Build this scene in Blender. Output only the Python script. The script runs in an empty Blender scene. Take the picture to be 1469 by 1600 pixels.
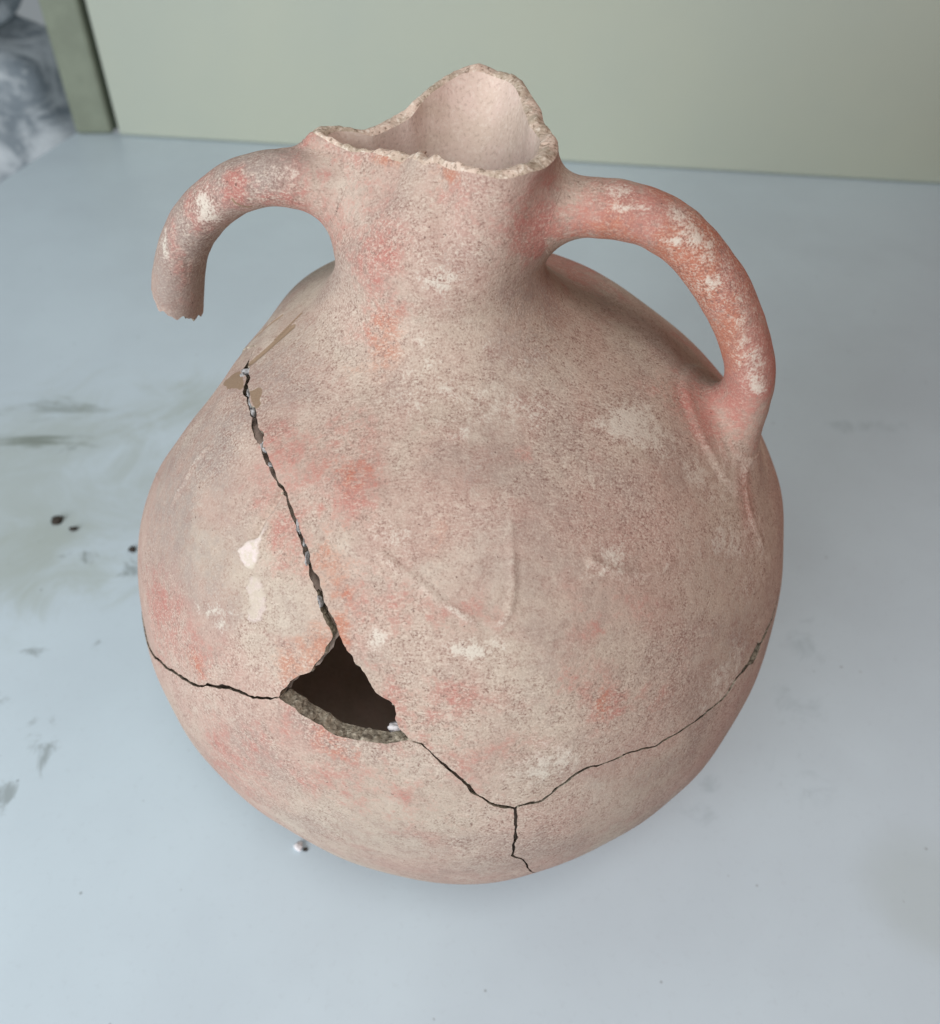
import bpy, math, random
import numpy as np
from mathutils import Vector, Matrix
from mathutils.bvhtree import BVHTree

rng = np.random.default_rng(7)
random.seed(7)
scene = bpy.context.scene
COL = scene.collection

# ------------------------------------------------------------------ camera
F = 1470.0                       # focal length in photograph pixels
CX, CY = 734.5, 800.0
PITCH = math.radians(44.0)
RB = 0.125                       # body radius
ZC = 0.119                       # height of the body's centre
D = 0.386
EL = PITCH + math.atan(66 / F)
CAM = np.array([0.0045, -D * math.cos(EL), ZC + D * math.sin(EL)])
RIGHT = np.array([1.0, 0, 0])
FWD = np.array([0, math.cos(PITCH), -math.sin(PITCH)])
UP = np.array([0, math.sin(PITCH), math.cos(PITCH)])

cam_data = bpy.data.cameras.new('camera')
cam = bpy.data.objects.new('camera', cam_data)
COL.objects.link(cam)
cam.location = CAM
cam.rotation_euler = (math.pi / 2 - PITCH, 0, 0)
cam_data.sensor_fit = 'HORIZONTAL'
cam_data.sensor_width = 36
cam_data.lens = 36 * F / 1469
cam_data.clip_start = 0.01
cam_data.clip_end = 50
cam_data.dof.use_dof = True
cam_data.dof.focus_distance = 0.285
cam_data.dof.aperture_fstop = 14
scene.camera = cam

# ------------------------------------------------------------------ light
world = bpy.data.worlds.new('World')
scene.world = world
world.use_nodes = True
bg = world.node_tree.nodes['Background']
bg.inputs[0].default_value = (0.86, 0.95, 1.0, 1)
bg.inputs[1].default_value = 0.25


def area(name, loc, target, size, power, color):
    l = bpy.data.lights.new(name, 'AREA')
    l.shape = 'SQUARE'
    l.size = size
    l.energy = power
    l.color = color
    o = bpy.data.objects.new(name, l)
    COL.objects.link(o)
    o.location = loc
    d = Vector(target) - Vector(loc)
    o.rotation_euler = d.to_track_quat('-Z', 'Y').to_euler()
    return o


area('window_light', (-1.0, -1.10, 0.62), (0, 0, 0.08), 1.0, 23, (0.96, 0.98, 1.0))
area('ceiling_light', (0.10, -0.62, 1.35), (0.0, 0, 0), 0.4, 5.5, (1.0, 0.98, 0.95))

scene.cycles.max_bounces = 14
scene.cycles.diffuse_bounces = 9
scene.view_settings.view_transform = 'Standard'
scene.view_settings.look = 'None'
scene.view_settings.exposure = 0.12
scene.view_settings.gamma = 1
scene.view_settings.use_curve_mapping = False


# ------------------------------------------------------------------ helpers
def ray(px, py):
    d = FWD + (px - CX) / F * RIGHT - (py - CY) / F * UP
    return d / np.linalg.norm(d)


def on_plane(px, py, point, normal):
    d = ray(px, py)
    t = np.dot(np.asarray(point) - CAM, normal) / np.dot(d, normal)
    return CAM + t * d


def on_table(px, py, z=0.0):
    return on_plane(px, py, (0, 0, z), np.array([0, 0, 1.0]))


def depth_of(p):
    return float(np.dot(np.asarray(p) - CAM, FWD))


def sstep(a, b, x):
    t = np.clip((x - a) / (b - a), 0, 1)
    return t * t * (3 - 2 * t)


class Waves:
    """smooth 3D noise: a sum of sines in random directions, about -1..1"""
    def __init__(self, freq, n=14, seed=0):
        r = np.random.default_rng(seed)
        k = r.normal(size=(n, 3))
        k /= np.linalg.norm(k, axis=1)[:, None]
        self.k = k * freq * 2 * math.pi * r.uniform(0.6, 1.5, n)[:, None]
        self.ph = r.uniform(0, 2 * math.pi, n)
        self.n = n

    def __call__(self, P):
        out = np.zeros(len(P))
        for k, ph in zip(self.k, self.ph):
            out += np.sin(P @ k + ph)
        return out / math.sqrt(self.n / 2) / 1.6


def make_mesh(name, V, faces, mats, midx=None, parent=None, attrs=None, smooth=True):
    """faces: list of (n,k) int arrays"""
    V = np.asarray(V, dtype=np.float32)
    me = bpy.data.meshes.new(name)
    faces = [np.asarray(f, dtype=np.int32) for f in faces if len(f)]
    nl = sum(f.size for f in faces)
    nf = sum(len(f) for f in faces)
    me.vertices.add(len(V))
    me.vertices.foreach_set('co', V.ravel())
    me.loops.add(nl)
    me.loops.foreach_set('vertex_index', np.concatenate([f.ravel() for f in faces]))
    me.polygons.add(nf)
    tot = np.concatenate([np.full(len(f), f.shape[1], np.int32) for f in faces])
    start = np.concatenate([[0], np.cumsum(tot)[:-1]]).astype(np.int32)
    me.polygons.foreach_set('loop_start', start)
    me.polygons.foreach_set('loop_total', tot)
    if midx is not None:
        me.polygons.foreach_set('material_index', np.asarray(midx, dtype=np.int32))
    me.polygons.foreach_set('use_smooth', np.full(nf, bool(smooth)))
    for m in mats:
        me.materials.append(m)
    if attrs:
        for an, arr in attrs.items():
            a = me.attributes.new(an, 'FLOAT_VECTOR', 'POINT')
            a.data.foreach_set('vector', np.asarray(arr, np.float32).ravel())
    me.update()
    me.validate()
    o = bpy.data.objects.new(name, me)
    COL.objects.link(o)
    if parent is not None:
        o.parent = parent
    return o


def tag(o, label=None, cat=None, group=None, kind=None):
    if label:
        o['label'] = label
    if cat:
        o['category'] = cat
    if group:
        o['group'] = group
    if kind:
        o['kind'] = kind
    return o


def lin(r, g, b):
    f = lambda c: ((c / 255 + 0.055) / 1.055) ** 2.4 if c > 10 else c / 255 / 12.92
    return (f(r), f(g), f(b), 1)


class NT:
    def __init__(self, name):
        self.m = bpy.data.materials.new(name)
        self.m.use_nodes = True
        self.t = self.m.node_tree
        self.b = self.t.nodes['Principled BSDF']

    def n(self, kind, **kw):
        nd = self.t.nodes.new(kind)
        for k, v in kw.items():
            setattr(nd, k, v)
        return nd

    def link(self, a, b):
        self.t.links.new(a, b)

    def put(self, sock, v):
        if hasattr(v, 'is_linked') or isinstance(v, bpy.types.NodeSocket):
            self.link(v, sock)
        else:
            sock.default_value = v

    def math(self, op, a, b=0.0, c=0.0, clamp=False):
        nd = self.n('ShaderNodeMath', operation=op, use_clamp=clamp)
        for s, v in zip(nd.inputs, (a, b, c)):
            self.put(s, v)
        return nd.outputs[0]

    def coord(self):
        return self.n('ShaderNodeTexCoord').outputs['Object']

    def noise(self, vec, scale, detail=3, rough=0.55, dist=0.0):
        nd = self.n('ShaderNodeTexNoise')
        self.link(vec, nd.inputs['Vector'])
        nd.inputs['Scale'].default_value = scale
        nd.inputs['Detail'].default_value = detail
        nd.inputs['Roughness'].default_value = rough
        nd.inputs['Distortion'].default_value = dist
        return nd.outputs['Fac']

    def ramp(self, x, a, b, lo=0.0, hi=1.0):
        nd = self.n('ShaderNodeMapRange', interpolation_type='SMOOTHSTEP')
        self.put(nd.inputs[0], x)
        nd.inputs[1].default_value = a
        nd.inputs[2].default_value = b
        nd.inputs[3].default_value = lo
        nd.inputs[4].default_value = hi
        return nd.outputs[0]

    def mix(self, fac, a, b, mode='MIX'):
        nd = self.n('ShaderNodeMix', data_type='RGBA', blend_type=mode)
        self.put(nd.inputs[0], fac)
        self.put(nd.inputs[6], a)
        self.put(nd.inputs[7], b)
        return nd.outputs[2]

    def bump(self, h, strength, dist, prev=None):
        nd = self.n('ShaderNodeBump')
        nd.inputs['Strength'].default_value = strength
        nd.inputs['Distance'].default_value = dist
        self.link(h, nd.inputs['Height'])
        if prev is not None:
            self.link(prev, nd.inputs['Normal'])
        return nd.outputs[0]

    def done(self, color, rough, normal=None, spec=0.3):
        self.put(self.b.inputs['Base Color'], color)
        self.put(self.b.inputs['Roughness'], rough)
        self.b.inputs['Specular IOR Level'].default_value = spec
        if normal is not None:
            self.link(normal, self.b.inputs['Normal'])
        return self.m


# ------------------------------------------------------------------ materials
def clay_surface():
    k = NT('weathered_clay_slip')
    co = k.coord()
    a1 = k.n('ShaderNodeAttribute', attribute_name='slip')
    a2 = k.n('ShaderNodeAttribute', attribute_name='wear')
    s1 = k.n('ShaderNodeSeparateXYZ')
    s2 = k.n('ShaderNodeSeparateXYZ')
    k.link(a1.outputs['Vector'], s1.inputs[0])
    k.link(a2.outputs['Vector'], s2.inputs[0])
    red, white, gray = s1.outputs
    orange, brown, plaster = s2.outputs
    nA = k.noise(co, 17, 4, 0.6, 0.4)
    nB = k.noise(co, 75, 4, 0.65)
    nC = k.noise(co, 330, 3, 0.7)
    nD = k.noise(co, 1500, 3, 0.65)
    mp = k.n('ShaderNodeMapping')
    mp.inputs['Rotation'].default_value = (0.5, 0.3, 0.7)
    mp.inputs['Scale'].default_value = (420, 1500, 1150)
    k.link(co, mp.inputs['Vector'])
    nS = k.n('ShaderNodeTexNoise')
    k.link(mp.outputs[0], nS.inputs['Vector'])
    nS.inputs['Scale'].default_value = 1.0
    nS.inputs['Detail'].default_value = 2
    nS = nS.outputs['Fac']
    # breakup shared by every stain edge
    br = k.math('ADD', k.math('MULTIPLY', k.math('SUBTRACT', nB, 0.5), 1.3),
                k.math('ADD', k.math('MULTIPLY', k.math('SUBTRACT', nC, 0.5), 1.1),
                       k.math('MULTIPLY', k.math('SUBTRACT', nD, 0.5), 0.7)))

    def stain(mask, lo=0.25, hi=0.85, w=0.85):
        on = k.ramp(mask, 0.02, 0.25)
        return k.math('MULTIPLY', on, k.ramp(k.math('MULTIPLY_ADD', br, w, mask), lo, hi))
    mp2 = k.n('ShaderNodeMapping')
    mp2.inputs['Rotation'].default_value = (1.1, -0.6, 2.1)
    mp2.inputs['Scale'].default_value = (380, 1600, 1300)
    k.link(co, mp2.inputs['Vector'])
    nS2 = k.n('ShaderNodeTexNoise')
    k.link(mp2.outputs[0], nS2.inputs['Vector'])
    nS2.inputs['Scale'].default_value = 1.0
    nS2.inputs['Detail'].default_value = 2
    nS2 = nS2.outputs['Fac']
    fib = k.math('MAXIMUM', nS, nS2)
    nG = k.noise(co, 30, 4, 0.65, 0.3)
    col = k.mix(k.ramp(nA, 0.36, 0.64), lin(184, 169, 154), lin(180, 152, 140))
    col = k.mix(k.math('MULTIPLY', k.ramp(nG, 0.46, 0.66), 0.7), col, lin(160, 141, 131))
    col = k.mix(k.math('MULTIPLY', k.ramp(nB, 0.48, 0.72), 0.55), col, lin(172, 136, 125))
    col = k.mix(k.math('MULTIPLY', k.ramp(k.noise(co, 42, 5, 0.7, 0.6), 0.52, 0.68), 0.6), col, lin(194, 182, 168))
    col = k.mix(k.math('MULTIPLY', stain(gray, 0.2, 0.9), 0.8), col, lin(148, 134, 127))
    col = k.mix(k.math('MULTIPLY', stain(red, 0.15, 1.0, 1.35), 0.78), col, lin(174, 108, 98))
    col = k.mix(k.math('MULTIPLY', stain(orange, 0.25, 0.95, 1.2), 0.7), col, lin(178, 112, 86))
    grit = k.ramp(k.noise(co, 24, 4, 0.65, 0.5), 0.36, 0.64, 0.35, 1.0)
    # fine mottle, fibrous pale scratches and pale grain
    col = k.mix(k.math('MULTIPLY', k.ramp(nC, 0.54, 0.34), 0.3), col, lin(146, 116, 106))
    col = k.mix(k.math('MULTIPLY', k.ramp(fib, 0.54, 0.72), k.math('MULTIPLY', grit, 0.6)), col, lin(206, 191, 176))
    col = k.mix(k.math('MULTIPLY', k.ramp(nD, 0.5, 0.66), k.math('MULTIPLY', grit, 0.6)), col, lin(206, 193, 178))
    col = k.mix(k.math('MULTIPLY', stain(white, 0.35, 1.0, 1.5), 0.8), col, lin(210, 203, 190))
    pit = k.math('MULTIPLY', k.ramp(nD, 0.49, 0.35), k.ramp(nC, 0.68, 0.4))
    col = k.mix(k.math('MULTIPLY', pit, k.math('MULTIPLY', grit, 0.85)), col, lin(124, 95, 85))
    nE = k.noise(co, 700, 2, 0.5)
    col = k.mix(k.math('MULTIPLY', k.ramp(nE, 0.29, 0.24), 0.7), col, lin(104, 80, 72))
    col = k.mix(k.math('MULTIPLY', k.ramp(brown, 0.4, 0.6), 0.9), col, lin(140, 118, 96))
    col = k.mix(k.math('MULTIPLY', k.ramp(plaster, 0.3, 0.95), 0.9), col,
                k.mix(k.ramp(nC, 0.4, 0.6), lin(220, 205, 201), lin(206, 195, 180)))
    nrm = k.bump(nB, 0.35, 0.0012)
    nrm = k.bump(nC, 0.35, 0.0006, nrm)
    nrm = k.bump(nD, 0.45, 0.00035, nrm)
    nrm = k.bump(nS, 0.25, 0.0003, nrm)
    return k.done(col, 0.8, nrm, 0.25)


def clay_break():
    k = NT('broken_clay_core')
    co = k.coord()
    a = k.noise(co, 220, 4, 0.7)
    b = k.noise(co, 900, 2)
    col = k.mix(k.ramp(a, 0.35, 0.65), lin(140, 130, 116), lin(182, 171, 153))
    col = k.mix(k.math('MULTIPLY', k.ramp(b, 0.52, 0.66), 0.7), col, lin(206, 196, 178))
    col = k.mix(k.math('MULTIPLY', k.ramp(b, 0.43, 0.33), 0.7), col, lin(92, 82, 72))
    n = k.bump(a, 0.7, 0.0015)
    n = k.bump(b, 0.7, 0.0005, n)
    return k.done(col, 0.9, n, 0.15)


def clay_inside():
    k = NT('inner_clay_wall')
    co = k.coord()
    a = k.noise(co, 60, 4, 0.6)
    b = k.noise(co, 800, 2)
    col = k.mix(k.ramp(a, 0.35, 0.65), lin(205, 186, 172), lin(216, 194, 183))
    col = k.mix(k.math('MULTIPLY', k.ramp(b, 0.53, 0.68), 0.5), col, lin(222, 208, 196))
    col = k.mix(k.math('MULTIPLY', k.ramp(b, 0.42, 0.34), 0.22), col, lin(132, 112, 100))
    n = k.bump(a, 0.4, 0.001)
    n = k.bump(b, 0.4, 0.0004, n)
    return k.done(col, 0.85, n, 0.2)


def rim_clay():
    k = NT('worn_rim_clay')
    co = k.coord()
    a = k.noise(co, 90, 4, 0.65)
    b = k.noise(co, 800, 3)
    col = k.mix(k.ramp(a, 0.4, 0.62), lin(206, 184, 168), lin(176, 160, 142))
    col = k.mix(k.math('MULTIPLY', k.ramp(b, 0.53, 0.66), 0.7), col, lin(226, 214, 200))
    col = k.mix(k.math('MULTIPLY', k.ramp(b, 0.43, 0.34), 0.7), col, lin(120, 100, 84))
    n = k.bump(a, 0.6, 0.0015)
    n = k.bump(b, 0.7, 0.0006, n)
    return k.done(col, 0.9, n, 0.15)


def plain(name, c, rough, nscale=300, amt=0.25, bump=0.0004, spec=0.3):
    k = NT(name)
    co = k.coord()
    a = k.noise(co, nscale, 4, 0.6)
    c2 = tuple(x * (1 - amt) for x in c[:3]) + (1,)
    col = k.mix(k.ramp(a, 0.35, 0.65), c, c2)
    return k.done(col, rough, k.bump(a, 0.4, bump), spec)


M_CLAY = clay_surface()
M_BREAK = clay_break()
M_IN = clay_inside()
M_RIM = rim_clay()
M_GLUE = plain('dried_glue', lin(176, 174, 174), 0.6, 900, 0.5, 0.0008, 0.35)
M_PLASTER_SPOT = plain('plaster_and_light_spot', lin(238, 234, 236), 0.7, 500, 0.1)
M_DARK = plain('dark_crumb_clay', lin(70, 64, 58), 0.9, 900, 0.4)
M_POST = plain('grey_green_paint', lin(134, 142, 126), 0.6, 40, 0.12, 0.0003)
M_GROOVE_SHADE = plain('dark_groove_shade', lin(72, 80, 72), 0.8, 60, 0.2)  # gap shadow between post and wall, put in as dark colour


# ------------------------------------------------------------------ setting
def table_material():
    k = NT('pale_laminate_table')
    co = k.coord()
    sep = k.n('ShaderNodeSeparateXYZ')
    k.link(co, sep.inputs[0])
    X, Y = sep.outputs[0], sep.outputs[1]
    n1 = k.noise(co, 6, 4, 0.6)
    n2 = k.noise(co, 45, 5, 0.7, 0.8)
    n3 = k.noise(co, 260, 3, 0.6)
    col = k.mix(k.ramp(n1, 0.35, 0.65), lin(202, 217, 226), lin(196, 210, 219))

    def blob(px, py, rx, ry):
        p = on_table(px, py)
        q = on_table(px + rx, py)
        r = on_table(px, py - ry)
        ax = abs(q[0] - p[0])
        ay = abs(r[1] - p[1])
        dx = k.math('DIVIDE', k.math('SUBTRACT', X, float(p[0])), float(ax))
        dy = k.math('DIVIDE', k.math('SUBTRACT', Y, float(p[1])), float(ay))
        r2 = k.math('ADD', k.math('MULTIPLY', dx, dx), k.math('MULTIPLY', dy, dy))
        return k.math('POWER', 2.718, k.math('MULTIPLY', r2, -1.0))

    def add(col, blobs, c, lo, hi, w, amount, nz):
        for b in blobs:
            m = k.math('MULTIPLY_ADD', k.math('SUBTRACT', nz, 0.5), w, blob(*b))
            on = k.ramp(blob(*b), 0.05, 0.4)
            col = k.mix(k.math('MULTIPLY', k.math('MULTIPLY', k.ramp(m, lo, hi), on), amount), col, c)
        return col
    # broad thin film of dried dirt on the left, then streaks inside it
    wv = k.n('ShaderNodeMapping')
    wv.inputs['Rotation'].default_value = (0, 0, 0.18)
    wv.inputs['Scale'].default_value = (9, 42, 1)
    k.link(co, wv.inputs['Vector'])
    n4 = k.noise(wv.outputs[0], 1.0, 5, 0.7, 1.2)
    n5 = k.noise(co, 16, 5, 0.7, 1.0)
    col = add(col, [(70, 760, 330, 190), (20, 880, 200, 90), (330, 640, 190, 60)],
              lin(172, 182, 176), 0.35, 1.15, 1.7, 0.6, n5)
    col = add(col, [(50, 640, 190, 34), (60, 690, 150, 30)], lin(116, 124, 112), 0.62, 1.25, 2.6, 0.75, n4)
    col = add(col, [(100, 700, 60, 16), (20, 885, 50, 20), (130, 870, 60, 24), (50, 1015, 60, 16),
                    (150, 1010, 24, 16), (10, 1100, 50, 22), (4, 1245, 34, 40), (50, 1170, 60, 60), (220, 880, 40, 40)],
              lin(122, 130, 128), 0.85, 1.35, 3.0, 0.6, n2)
    # faint blue-grey patches on the right
    col = add(col, [(1340, 665, 110, 16), (1090, 1275, 50, 44), (1250, 1000, 70, 50), (1255, 1210, 90, 70),
                    (1110, 1225, 40, 30), (1240, 1100, 60, 60)],
              lin(150, 168, 176), 0.75, 1.5, 2.6, 0.4, n2)
    col = add(col, [(1440, 1400, 110, 110)], lin(182, 194, 196), 0.3, 1.0, 1.2, 0.5, n1)
    # fine dust specks
    vo = k.n('ShaderNodeTexVoronoi')
    k.link(co, vo.inputs['Vector'])
    vo.inputs['Scale'].default_value = 85
    sp = k.math('MULTIPLY', k.ramp(vo.outputs['Distance'], 0.085, 0.04), k.ramp(n2, 0.52, 0.6))
    col = k.mix(k.math('MULTIPLY', sp, 0.5), col, lin(110, 116, 118))
    col = k.mix(k.math('MULTIPLY', k.ramp(n3, 0.55, 0.75), 0.12), col, lin(170, 180, 188))
    rough = k.ramp(n2, 0.3, 0.7, 0.3, 0.46)
    return k.done(col, rough, k.bump(n3, 0.06, 0.0004), 0.35)


def wall_material():
    k = NT('pale_green_grey_wall')
    co = k.coord()
    a = k.noise(co, 3, 4, 0.6)
    b = k.noise(co, 160, 3)
    col = k.mix(k.ramp(a, 0.3, 0.7), lin(183, 189, 173), lin(176, 184, 172))
    return k.done(col, 0.38, k.bump(b, 0.1, 0.0004), 0.5)


def stone_material():
    k = NT('grey_mottled_stone')
    co = k.coord()
    a = k.noise(co, 16, 5, 0.65, 0.6)
    b = k.noise(co, 60, 4, 0.7)
    col = k.mix(k.ramp(a, 0.38, 0.62), lin(128, 138, 146), lin(205, 212, 217))
    col = k.mix(k.math('MULTIPLY', k.ramp(b, 0.5, 0.7), 0.6), col, lin(200, 206, 210))
    return k.done(col, 0.9, k.bump(b, 0.5, 0.004), 0.2)


M_TABLE = table_material()
M_WALL = wall_material()
M_STONE = stone_material()

W0 = on_table(187, 212)           # left end of the wall's foot
W1 = on_table(1469, 289)
P0 = on_table(116, 211)           # far left table corner
E1 = on_table(0, 286)
wd = (W1 - W0) / np.linalg.norm(W1 - W0)
wn = np.array([-wd[1], wd[0], 0])              # away from the camera


def prism(name, quad, z0, z1, mats, parent=None, bevel=0.0):
    q = [np.asarray(p)[:2] for p in quad]
    V = [(p[0], p[1], z0) for p in q] + [(p[0], p[1], z1) for p in q]
    n = len(q)
    Fq = [[i, (i + 1) % n, n + (i + 1) % n, n + i] for i in range(n)]
    fs = [np.array(Fq)] + [np.array([[i for i in range(n)][::-1], [n + i for i in range(n)]])]
    o = make_mesh(name, V, fs, mats, parent=parent, smooth=False)
    if bevel:
        b = o.modifiers.new('bevel', 'BEVEL')
        b.width = bevel
        b.segments = 3
    return o


far_r = W0 + wd * 1.75
back = wn * 0.012
ed = (E1 - P0) / np.linalg.norm(E1 - P0)
table = prism('table_top', [P0 + ed * 1.1, P0 + ed * 1.1 + np.array([1.9, -0.55, 0]),
                            far_r + np.array([0.0, -0.5, 0]), far_r + back, P0 + back],
              -0.03, 0.0, [M_TABLE], bevel=0.0015)
tag(table, 'pale blue-white laminate table top with dirt smears under the jug', kind='structure')
wall = prism('wall', [W0, far_r, far_r + wn * 0.05, W0 + wn * 0.05], 0.0008, 1.1, [M_WALL], bevel=0.002)
tag(wall, 'pale grey-green wall behind the table', kind='structure')

S0 = W1 + wd * 0.015
M_BOUNCE = plain('brown_bounce_panel', lin(150, 92, 68), 0.6, 20, 0.1)  # unseen panel added off frame, bounces brown and darkens the right side
added_bounce_panel = prism('added_bounce_panel', [S0 - wn * 0.0008, S0 - wn * 1.1, S0 - wn * 1.1 + wd * 0.04, S0 - wn * 0.0008 + wd * 0.04],
                  0.0008, 1.1, [M_BOUNCE])
tag(added_bounce_panel, kind='structure')

post = bpy.data.objects.new('door_post', None)
COL.objects.link(post)
post.location = (0, 0, 0)
tag(post, 'grey-green painted post at the left end of the wall', 'post')
G0 = on_table(176, 211)
prism('post_face', [P0 + wd * 0.002, G0, G0 + wn * 0.05, P0 + wn * 0.05], 0.0006, 1.1, [M_POST], post, 0.004)
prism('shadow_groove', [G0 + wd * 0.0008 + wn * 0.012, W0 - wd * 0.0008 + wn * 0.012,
                        W0 - wd * 0.0008 + wn * 0.05, G0 + wd * 0.0008 + wn * 0.05], 0.0006, 1.1, [M_GROOVE_SHADE], post)


def rock(name, center, size, seed, parent):
    n, m = 48, 32
    th = np.linspace(0, 2 * math.pi, n, endpoint=False)
    ph = np.linspace(-math.pi / 2, math.pi / 2, m)
    T, P = np.meshgrid(th, ph)
    sp = lambda v, e: np.sign(v) * np.abs(v) ** e
    x = sp(np.cos(P), 0.55) * sp(np.cos(T), 0.55)
    y = sp(np.cos(P), 0.55) * sp(np.sin(T), 0.55)
    z = sp(np.sin(P), 0.55)
    V = np.stack([x, y, z], -1).reshape(-1, 3)
    w1, w2 = Waves(0.55, 12, seed), Waves(1.6, 12, seed + 50)
    V *= (1 + 0.09 * w1(V) + 0.04 * w2(V))[:, None]
    V = V * np.asarray(size) + np.asarray(center)
    i = np.arange(m - 1)[:, None]
    j = np.arange(n)[None, :]
    a = i * n + j
    b = i * n + (j + 1) % n
    fq = np.stack([a, b, b + n, a + n], -1).reshape(-1, 4)
    return make_mesh(name, V, [fq], [M_STONE], parent=parent)


stones = bpy.data.objects.new('stone_wall', None)
COL.objects.link(stones)
tag(stones, 'blurred grey rough stone wall beyond the left table edge', 'stone wall')
SB = P0 + np.array([-0.14, 0.22, 0])      # behind the table's corner
rock('stone', SB + np.array([-0.06, 0.02, -0.10]), (0.135, 0.12, 0.135), 3, stones)
rock('stone', SB + np.array([-0.09, 0.05, 0.12]), (0.13, 0.12, 0.075), 9, stones)
rock('stone', SB + np.array([-0.30, 0.03, 0.05]), (0.105, 0.12, 0.12), 15, stones)
rock('stone', SB + np.array([-0.32, 0.03, -0.19]), (0.12, 0.12, 0.11), 21, stones)
rock('stone', SB + np.array([-0.12, 0.05, -0.34]), (0.15, 0.12, 0.10), 27, stones)
rock('stone', SB + np.array([-0.12, 0.06, 0.28]), (0.16, 0.12, 0.08), 33, stones)

# ------------------------------------------------------------------ the jug: shape
CEN = np.array([0, 0, ZC])
T_WALL = 0.0062
H_PINCH = 0.1365
R_PINCH = 0.0322


def catmull(P, per=40):
    P = np.asarray(P, float)
    Q = np.vstack([2 * P[0] - P[1], P, 2 * P[-1] - P[-2]])
    out = []
    for i in range(1, len(Q) - 2):
        t = np.linspace(0, 1, per, endpoint=False)[:, None]
        p0, p1, p2, p3 = Q[i - 1], Q[i], Q[i + 1], Q[i + 2]
        out.append(0.5 * (2 * p1 + (p2 - p0) * t + (2 * p0 - 5 * p1 + 4 * p2 - p3) * t ** 2
                          + (3 * p1 - p0 - 3 * p2 + p3) * t ** 3))
    out.append(P[-1:])
    return np.vstack(out)


lat = np.radians(np.linspace(-90, 54, 200))
prof = np.stack([RB * np.cos(lat), RB * np.sin(lat)], -1)
# slightly flattened foot
hz = prof[:, 1]
k_ = 0.004
prof[:, 1] = -ZC + k_ * np.logaddexp(0, (hz + ZC) / k_)
prof[0, 0] = 1e-4
top = catmull([prof[-6], prof[-1], (0.0605, 0.1075), (0.0500, 0.1128), (0.0415, 0.1186), (0.0362, 0.1246), (0.0332, 0.1305),
               (R_PINCH, H_PINCH)], 30)
prof = np.vstack([prof[:-6], top])
seg = np.linalg.norm(np.diff(prof, axis=0), axis=1)
arc = np.concatenate([[0], np.cumsum(seg)])
NS = 430
sa = np.linspace(0, arc[-1], NS)
PR = np.interp(sa, arc, prof[:, 0])
PH = np.interp(sa, arc, prof[:, 1])

# azimuth samples, denser on the side one can see
ta = np.concatenate([np.linspace(math.radians(-205), math.radians(25), 610, endpoint=False),
                     np.linspace(math.radians(25), math.radians(155), 170, endpoint=False)])
NT_ = len(ta)
lowA, lowB = Waves(9, 12, 1), Waves(28, 14, 2)


def neck_shift(h):
    s = sstep(0.05, 0.130, h)
    return np.stack([-0.0048 * s, 0.0 * s, 0 * s], -1)


def silhouette_dir(px, py):
    d = ray(px, py)
    t = np.dot(CEN - CAM, d)
    p = CAM + d * t
    v = p - CEN
    return v / np.linalg.norm(v)


DENTS = [(silhouette_dir(368, 575), 0.30, 0.0135), (silhouette_dir(310, 640), 0.20, 0.0022), (silhouette_dir(388, 548), 0.10, 0.0048),
         (silhouette_dir(1215, 760), 0.25, -0.0020)]


def body_radius_scale(u):
    s = np.zeros(len(u))
    for c, sig, dep in DENTS:
        ang = np.arccos(np.clip(u @ c, -1, 1))
        s -= dep * np.exp(-(ang / sig) ** 2)
    return s


def body_points(r, h, th):
    """profile radius, height over the centre, azimuth -> 3D, with dents and unevenness"""
    P = np.stack([r * np.cos(th), r * np.sin(th), h], -1).reshape(-1, 3)
    nrm = np.linalg.norm(P, axis=1)
    u = P / nrm[:, None]
    fade = 1 - sstep(0.100, 0.120, P[:, 2])
    fade2 = sstep(-0.119, -0.108, P[:, 2])
    off = body_radius_scale(u) * fade + (0.0007 * lowA(P) + 0.00025 * lowB(P)) * fade2 * fade
    P = P + u * off[:, None]
    P += neck_shift(P[:, 2])
    return P + CEN


TH, _ = np.meshgrid(ta, np.arange(NS))
BODY = body_points(PR[:, None] * np.ones_like(TH), PH[:, None] * np.ones_like(TH), TH)   # (NS*NT_,3)
ii = np.arange(NS - 1)[:, None]
jj = np.arange(NT_)[None, :]
qa = ii * NT_ + jj
qb = ii * NT_ + (jj + 1) % NT_
TRI = np.concatenate([np.stack([qa, qb, qb + NT_], -1).reshape(-1, 3),
                      np.stack([qa, qb + NT_, qa + NT_], -1).reshape(-1, 3)])


def vnormals(V, T):
    n = np.cross(V[T[:, 1]] - V[T[:, 0]], V[T[:, 2]] - V[T[:, 0]])
    out = np.zeros_like(V)
    for c in range(3):
        for d in range(3):
            out[:, d] += np.bincount(T[:, c], n[:, d], minlength=len(V))
    l = np.linalg.norm(out, axis=1)
    l[l == 0] = 1
    return out / l[:, None]


BN = vnormals(BODY, TRI)

# ---- neck and mouth: outline of the broken rim, as plan radius and height by azimuth
NC = CEN + np.array([-0.0048, 0, 0])
rim_px = [(478, 216, .1665), (505, 201, .1665), (560, 207, .1645), (600, 192, .1650), (640, 165, .1680), (680, 130, .1720),
          (715, 108, .1735), (755, 103, .1735), (795, 112, .1730), (825, 145, .1720), (848, 188, .1715),
          (872, 232, .1710), (862, 256, .1715), (835, 268, .1720), (795, 277, .1720), (745, 272, .1720), (690, 257, .1700),
          (640, 246, .1685), (580, 237, .1675), (525, 226, .1665)]
rp = []
for px, py, h in rim_px:
    p = on_table(px, py, ZC + h)
    v = p - NC
    rp.append((math.atan2(v[1], v[0]), math.hypot(v[0], v[1]), h))
rp.sort()
rp = np.array(rp)
tw = np.concatenate([rp[:, 0] - 2 * math.pi, rp[:, 0], rp[:, 0] + 2 * math.pi])
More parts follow.
